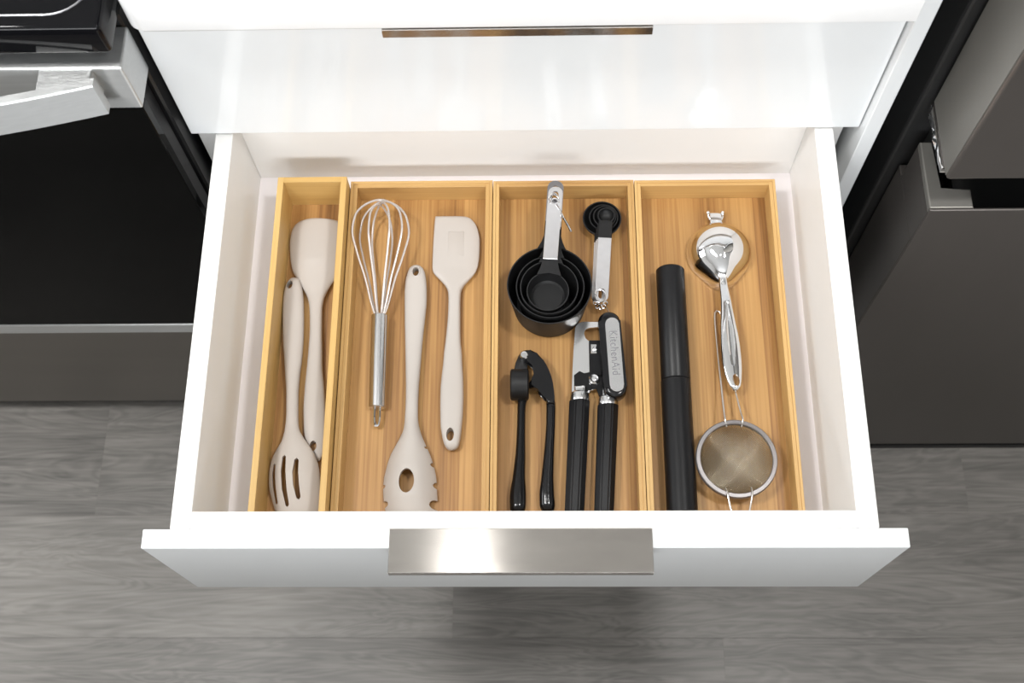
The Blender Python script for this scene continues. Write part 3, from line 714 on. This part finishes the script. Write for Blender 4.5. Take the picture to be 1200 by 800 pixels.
loft(b, UP_, lerp([(-0.2245, 0.6172), (-0.32, 0.6100)]), lerp([(-0.2245, 0.0047), (-0.26, 0.0048), (-0.31, 0.0062), (-0.326, 0.0058)]), ex=2.1)
obj('upper_lever', b, M['black_gloss'], t)
b = bm_(); lathe(b, [(0, 0.6120), (0.0038, 0.6120), (0.0038, 0.6228), (0.0030, 0.6238), (0, 0.6240)], (0.2990, -0.1828, 0), 20)
obj('pivot', b, M['chrome'], t)['label'] = 'silver pivot pin'

# ------------------------------------------------------------------ can opener
t = thing('can_opener', (0.362, -0.24, FZ), 'can opener with black handles, chrome plate and turning knob', 'can opener')
PLATE = [(0.353,-0.1461),(0.3664,-0.146),(0.371,-0.147),(0.3709,-0.1517),(0.3659,-0.1515),(0.3584,-0.1519),(0.3562,-0.1528),(0.3548,-0.1546),(0.3538,-0.1562),(0.3535,-0.158),(0.3540,-0.1605),(0.355,-0.1623),(0.3564,-0.1645),(0.3581,-0.1657),(0.3667,-0.1657),(0.368,-0.1733),(0.3682,-0.1983),(0.3671,-0.2115),(0.3580,-0.2130),(0.3566,-0.2160),(0.3562,-0.2210),(0.3412,-0.2210),(0.3418,-0.2113),(0.3428,-0.1930),(0.3439,-0.1749),(0.3455,-0.1529),(0.3465,-0.1498),(0.3482,-0.1478),(0.3503,-0.1465)]
b = bm_(); prism(b, PLATE, 0.6098, 0.6122, 0.0004, 1)
pl = obj('cutter_plate', b, M['plate'], t); pl['label'] = 'mirror chrome plate'
b = bm_(); box(b, 0.3580, 0.3690, -0.2000, -0.1660, 0.6124, 0.6160, 0.0005, 1)
prism(b, [(0.3440, -0.1990), (0.3490, -0.1950), (0.3530, -0.1975), (0.3580, -0.1960), (0.3700, -0.196), (0.3705, -0.2170), (0.3660, -0.2200), (0.3640, -0.2120), (0.3600, -0.2115), (0.3560, -0.2150), (0.3440, -0.2150)], 0.6124, 0.6136, 0.0003, 1)
obj('gear_bracket', b, M['black_gloss'], t)
b = bm_(); box(b, 0.3592, 0.3650, -0.1795, -0.1705, 0.6162, 0.6176, 0.0004, 1)
lathe(b, [(0, 0.6174), (0.0022, 0.6174), (0.0022, 0.6190), (0.0012, 0.6194), (0, 0.6194)], (0.3632, -0.1755, 0), 16)
obj('cutter_wheel', b, M['chrome'], t)
b = bm_(); lathe(b, [(0, 0.6136), (0.0048, 0.6136), (0.0050, 0.6165), (0.0036, 0.6180), (0.0022, 0.6172), (0, 0.6176)], (0.3619, -0.2038, 0), 24)
obj('rivet', b, M['satin_chrome'], t)
b = bm_(); prism(b, capsule((0.3762, -0.1531), (0.3801, -0.2159), 0.0101, 14), 0.6140, 0.6300, 0.0036, 4)
kn = obj('turning_knob', b, M['black_gloss'], t)
b = bm_(); prism(b, capsule((0.37862, -0.1560), (0.38120, -0.2146), 0.0063, 14), 0.6296, 0.6305, 0.0003, 1)
obj('knob_inlay', b, M['satin_chrome'], kn)
tx = bpy.data.curves.new('txt', 'FONT'); tx.body = 'KitchenAid'; tx.size = 0.0078; tx.extrude = 0.00012; tx.space_character = 1.08
tx.align_x = 'CENTER'; tx.align_y = 'CENTER'
to = bpy.data.objects.new('txt', tx); C.objects.link(to)
dg = bpy.context.evaluated_depsgraph_get(); dg.update()
lm = bpy.data.meshes.new_from_object(to.evaluated_get(dg)); bpy.data.objects.remove(to)
b = bm_(); b.from_mesh(lm)
xs = [v.co.x for v in b.verts]; fit = 0.0420 / (max(xs) - min(xs))
bmesh.ops.transform(b, matrix=Matrix.Translation((0.3799, -0.1842, 0.6306)) @ Matrix.Rotation(math.radians(-90 + 2.6), 4, 'Z') @ Matrix.Diagonal((fit, fit * 1.15, 1, 1)), verts=b.verts[:])
obj('lettering', b, M['letter'], kn, ang=0)
def oct_handle(x0, y0, x1, y1, r0, r1, zc):
    b = bm_(); rings = []
    for s, k in ((0, 0.86), (0.012, 1.0), (0.97, 1.0), (1.0, 0.9)):
        r_ = (r0 + (r1 - r0) * s) * k
        rings.append([b.verts.new((x0 + (x1 - x0) * s + r_ * math.cos(math.pi / 8 + math.pi / 4 * j), y0 + (y1 - y0) * s, zc + 0.92 * r_ * math.sin(math.pi / 8 + math.pi / 4 * j))) for j in range(8)])
    for a, c in zip(rings[:-1], rings[1:]):
        for k in range(8): b.faces.new((a[k], a[(k + 1) % 8], c[(k + 1) % 8], c[k]))
    b.faces.new(rings[0]); b.faces.new(rings[-1])
    bmesh.ops.bevel(b, geom=[e for e in b.edges if abs((e.verts[0].co - e.verts[1].co).normalized().y) > 0.9], offset=0.0012, segments=2, affect='EDGES')
    bmesh.ops.recalc_face_normals(b, faces=b.faces[:])
    return b
for (xa, xb, ya, r0, r1) in ((0.3485, 0.3421, -0.2234, 0.0099, 0.0091), (0.3738, 0.3676, -0.2276, 0.0100, 0.0091)):
    h = obj('handle', oct_handle(xa, ya, xb, -0.3270, r0, r1, FZ + 0.0096), M['black_soft'], t, ang=25)
    b = bm_(); lathe(b, [(0, ya - 0.001), (0.0088, ya - 0.001), (0.0092, ya + 0.002), (0.0086, ya + 0.0062), (0.0070, ya + 0.0078), (0, ya + 0.0078)], (xa + 0.0003, 0, FZ + 0.0096), 28, 'Y')
    obj('ferrule', b, M['satin_chrome'], h)
    b = bm_(); lathe(b, [(0, -0.3268), (0.0074, -0.3268), (0.0072, -0.3290), (0.005, -0.3305), (0, -0.3308)], (xb, 0, FZ + 0.0096), 24, 'Y')
    obj('end_cap', b, M['chrome'], h)
obj('neck_block', box(bm_(), 0.3440, 0.3545, -0.2180, -0.2100, 0.6137, 0.6185, 0.0020, 3), M['chrome'], t)
obj('neck_block', box(bm_(), 0.3688, 0.3790, -0.2215, -0.2120, 0.6065, 0.6138, 0.0015, 3), M['chrome'], t)

# ------------------------------------------------------------------ black tube
t = thing('tube_canister', (0.4346, -0.21, FZ), 'matte black tube with a seam at mid length', 'canister')
b = bm_(); r_ = 0.0134
lathe(b, [(0, -0.3325), (r_ - 0.0012, -0.3325), (r_, -0.3313), (r_, -0.2072), (r_ - 0.0006, -0.2066), (0, -0.2066)], (0.4346, 0, FZ + r_), 40, 'Y')
obj('tube_body', b, M['black_soft'], t)
b = bm_(); lathe(b, [(0, -0.2062), (r_ - 0.0005, -0.2062), (r_ - 0.0002, -0.2056), (r_ - 0.0002, -0.0972), (r_ - 0.0014, -0.0958), (0, -0.0956)], (0.4349, 0, FZ + r_), 40, 'Y')
obj('cap', b, M['black_soft'], t)

# ------------------------------------------------------------------ chrome scoop, bowl side up
t = thing('scoop', (0.483, -0.11, FZ), 'polished chrome scoop lying dome side up', 'scoop')
cx_, cy_, R0, H0 = 0.4830, -0.0738, 0.0307, 0.0285
b = bm_(); rings = []
n = 56
for i in range(15):
    a = math.pi / 2 * i / 14
    rr, hz = math.cos(a), math.sin(a)
    ring = []
    for k in range(n):
        th = 2 * math.pi * k / n
        dth = abs((th - math.radians(272) + math.pi) % (2 * math.pi) - math.pi)
        R = R0 * (1 + 0.26 * math.exp(-(dth / 0.42) ** 2))
        ring.append((cx_ + R * rr * math.cos(th), cy_ + R * rr * math.sin(th), FZ + 0.0008 + H0 * hz))
    rings.append(ring)
V = [[b.verts.new(p) for p in ring] for ring in rings[:-1]]
top = b.verts.new((cx_, cy_, FZ + 0.0008 + H0))
for a, c in zip(V[:-1], V[1:]):
    for k in range(n): b.faces.new((a[k], a[(k + 1) % n], c[(k + 1) % n], c[k]))
for k in range(n): b.faces.new((V[-1][k], V[-1][(k + 1) % n], top))
b.faces.new(V[0][::-1])
obj('bowl', b, M['chrome'], t)
SH = [(0.4783,0.4885,-0.098),(0.4794,0.4873,-0.107),(0.4792,0.488,-0.113),(0.4794,0.4897,-0.126),(0.4789,0.4912,-0.1389),(0.4778,0.4929,-0.1517),(0.4772,0.4945,-0.1643),(0.4769,0.4953,-0.1769),(0.4774,0.4956,-0.1893),(0.4793,0.495,-0.2016),(0.4827,0.4934,-0.2114),(0.4857,0.4903,-0.216)]
b = loft(bm_(), SH, lerp([(-0.098, 0.6180), (-0.107, 0.6185), (-0.113, 0.6178), (-0.13, 0.6185), (-0.17, 0.6180), (-0.216, 0.6160)]), lerp([(-0.085, 0.0022), (-0.11, 0.0030), (-0.15, 0.0036), (-0.216, 0.0030)]), ex=2.0)
cutg = []
b2 = bm_(); loft(b2, [(0.4836, 0.4862, -0.128), (0.4825, 0.4880, -0.140), (0.4816, 0.4905, -0.160), (0.4818, 0.4913, -0.180), (0.4838, 0.4908, -0.193), (0.4862, 0.4890, -0.198)], lambda y: 0.6236, lambda y: 0.0035, ex=2.0, m=40)
obj('handle', b, M['chrome'], t, cut=[b2, prism(bm_(), ellipse((0.4884, -0.2065), 0.0030, 0.0056, 20, 0.12), 0.59, 0.66)])
b = bm_(); box(b, 0.4762, 0.4876, -0.0465, -0.0325, FZ + 0.0006, FZ + 0.0075, 0.0012, 2)
obj('rest_tab', b, M['chrome'], t)
for x in (0.4748, 0.4886):
    b = bm_(); tube(b, spline([(x + (0.4817 - x) * 0.25, -0.0400, FZ + 0.0060), (x, -0.0365, FZ + 0.0066), (x, -0.0305, FZ + 0.0072)], 12), [0.0011] * 7 + [0.0015, 0.0019, 0.0020, 0.0017, 0.0008], 10)
    obj('rest_knob', b, M['chrome'], t)

# ------------------------------------------------------------------ fine mesh strainer, bowl hanging below its rim
t = thing('strainer', (0.483, -0.25, FZ), 'small round wire mesh strainer with flat steel rim', 'strainer')
scx, scy, SR, SZ = 0.4829, -0.2812, 0.0353, 0.6250
b = bm_(); lathe(b, [(SR - 0.0042, SZ - 0.0030), (SR - 0.0042, SZ + 0.0008), (SR - 0.0036, SZ + 0.0014), (SR - 0.0008, SZ + 0.0010), (SR, SZ), (SR, SZ - 0.0030), (SR - 0.0042, SZ - 0.0030)], (scx, scy, 0), 64)
obj('rim', b, M['rim_steel'], t)
b = bm_(); Rm, Dm = SR - 0.0040, 0.0195
pitch = 0.00115; kmax = int(Rm / pitch)
def zmesh(x, y):
    q_ = max(0.0, 1 - (x * x + y * y) / (Rm * Rm)); return SZ - 0.0008 - Dm * q_ ** 0.62
for dirn in (0, 1):
    for k in range(-kmax, kmax + 1):
        u = k * pitch; hl = math.sqrt(max(0, Rm * Rm - u * u))
        if hl < 0.003: continue
        m_ = 18; pts = []
        for j in range(m_ + 1):
            v = -hl * math.cos(math.pi * j / m_)
            # woven at 45 degrees to the handle
            x, y = ((u - v) * 0.7071, (u + v) * 0.7071) if dirn == 0 else ((u + v) * 0.7071, (v - u) * 0.7071)
            pts.append((scx + x, scy + y, zmesh(x, y)))
        tube(b, pts, 0.00031, 3, cap=False)
mo = obj('wire_mesh', b, M['mesh_wire'], t, ang=180); mo['kind'] = 'stuff'
b = bm_()
hl_ = [(0.4762, -0.2520, SZ - 0.001), (0.4749, -0.2468, SZ + 0.0022), (0.4750, -0.2380, 0.6235), (0.4752, -0.205, 0.6150), (0.4752, -0.165, 0.6080), (0.4752, -0.140, 0.6062), (0.4757, -0.1355, 0.6060), (0.4770, -0.1335, 0.6060), (0.4790, -0.1335, 0.6060), (0.4806, -0.1355, 0.6060), (0.4815, -0.140, 0.6062), (0.4840, -0.165, 0.6080), (0.4872, -0.205, 0.6112), (0.4898, -0.2380, 0.6225), (0.4903, -0.2468, SZ + 0.0022), (0.4893, -0.2520, SZ - 0.001)]
tube(b, spline(hl_, 90), 0.00085, 8)
obj('wire_handle', b, M['sieve_wire'], t)
b = bm_()
el = [(0.4718, -0.3075, SZ - 0.001), (0.4726, -0.3128, SZ + 0.0024), (0.4742, -0.3230, SZ + 0.0015), (0.4762, -0.3320, SZ + 0.0010), (0.4790, -0.3362, SZ + 0.0008), (0.4862, -0.3362, SZ + 0.0008), (0.4890, -0.3320, SZ + 0.0010), (0.4918, -0.3220, SZ + 0.0015), (0.4937, -0.3120, SZ + 0.0024), (0.4938, -0.3068, SZ - 0.001)]
tube(b, spline(el, 50), 0.00085, 8)
obj('wire_rest', b, M['sieve_wire'], t)
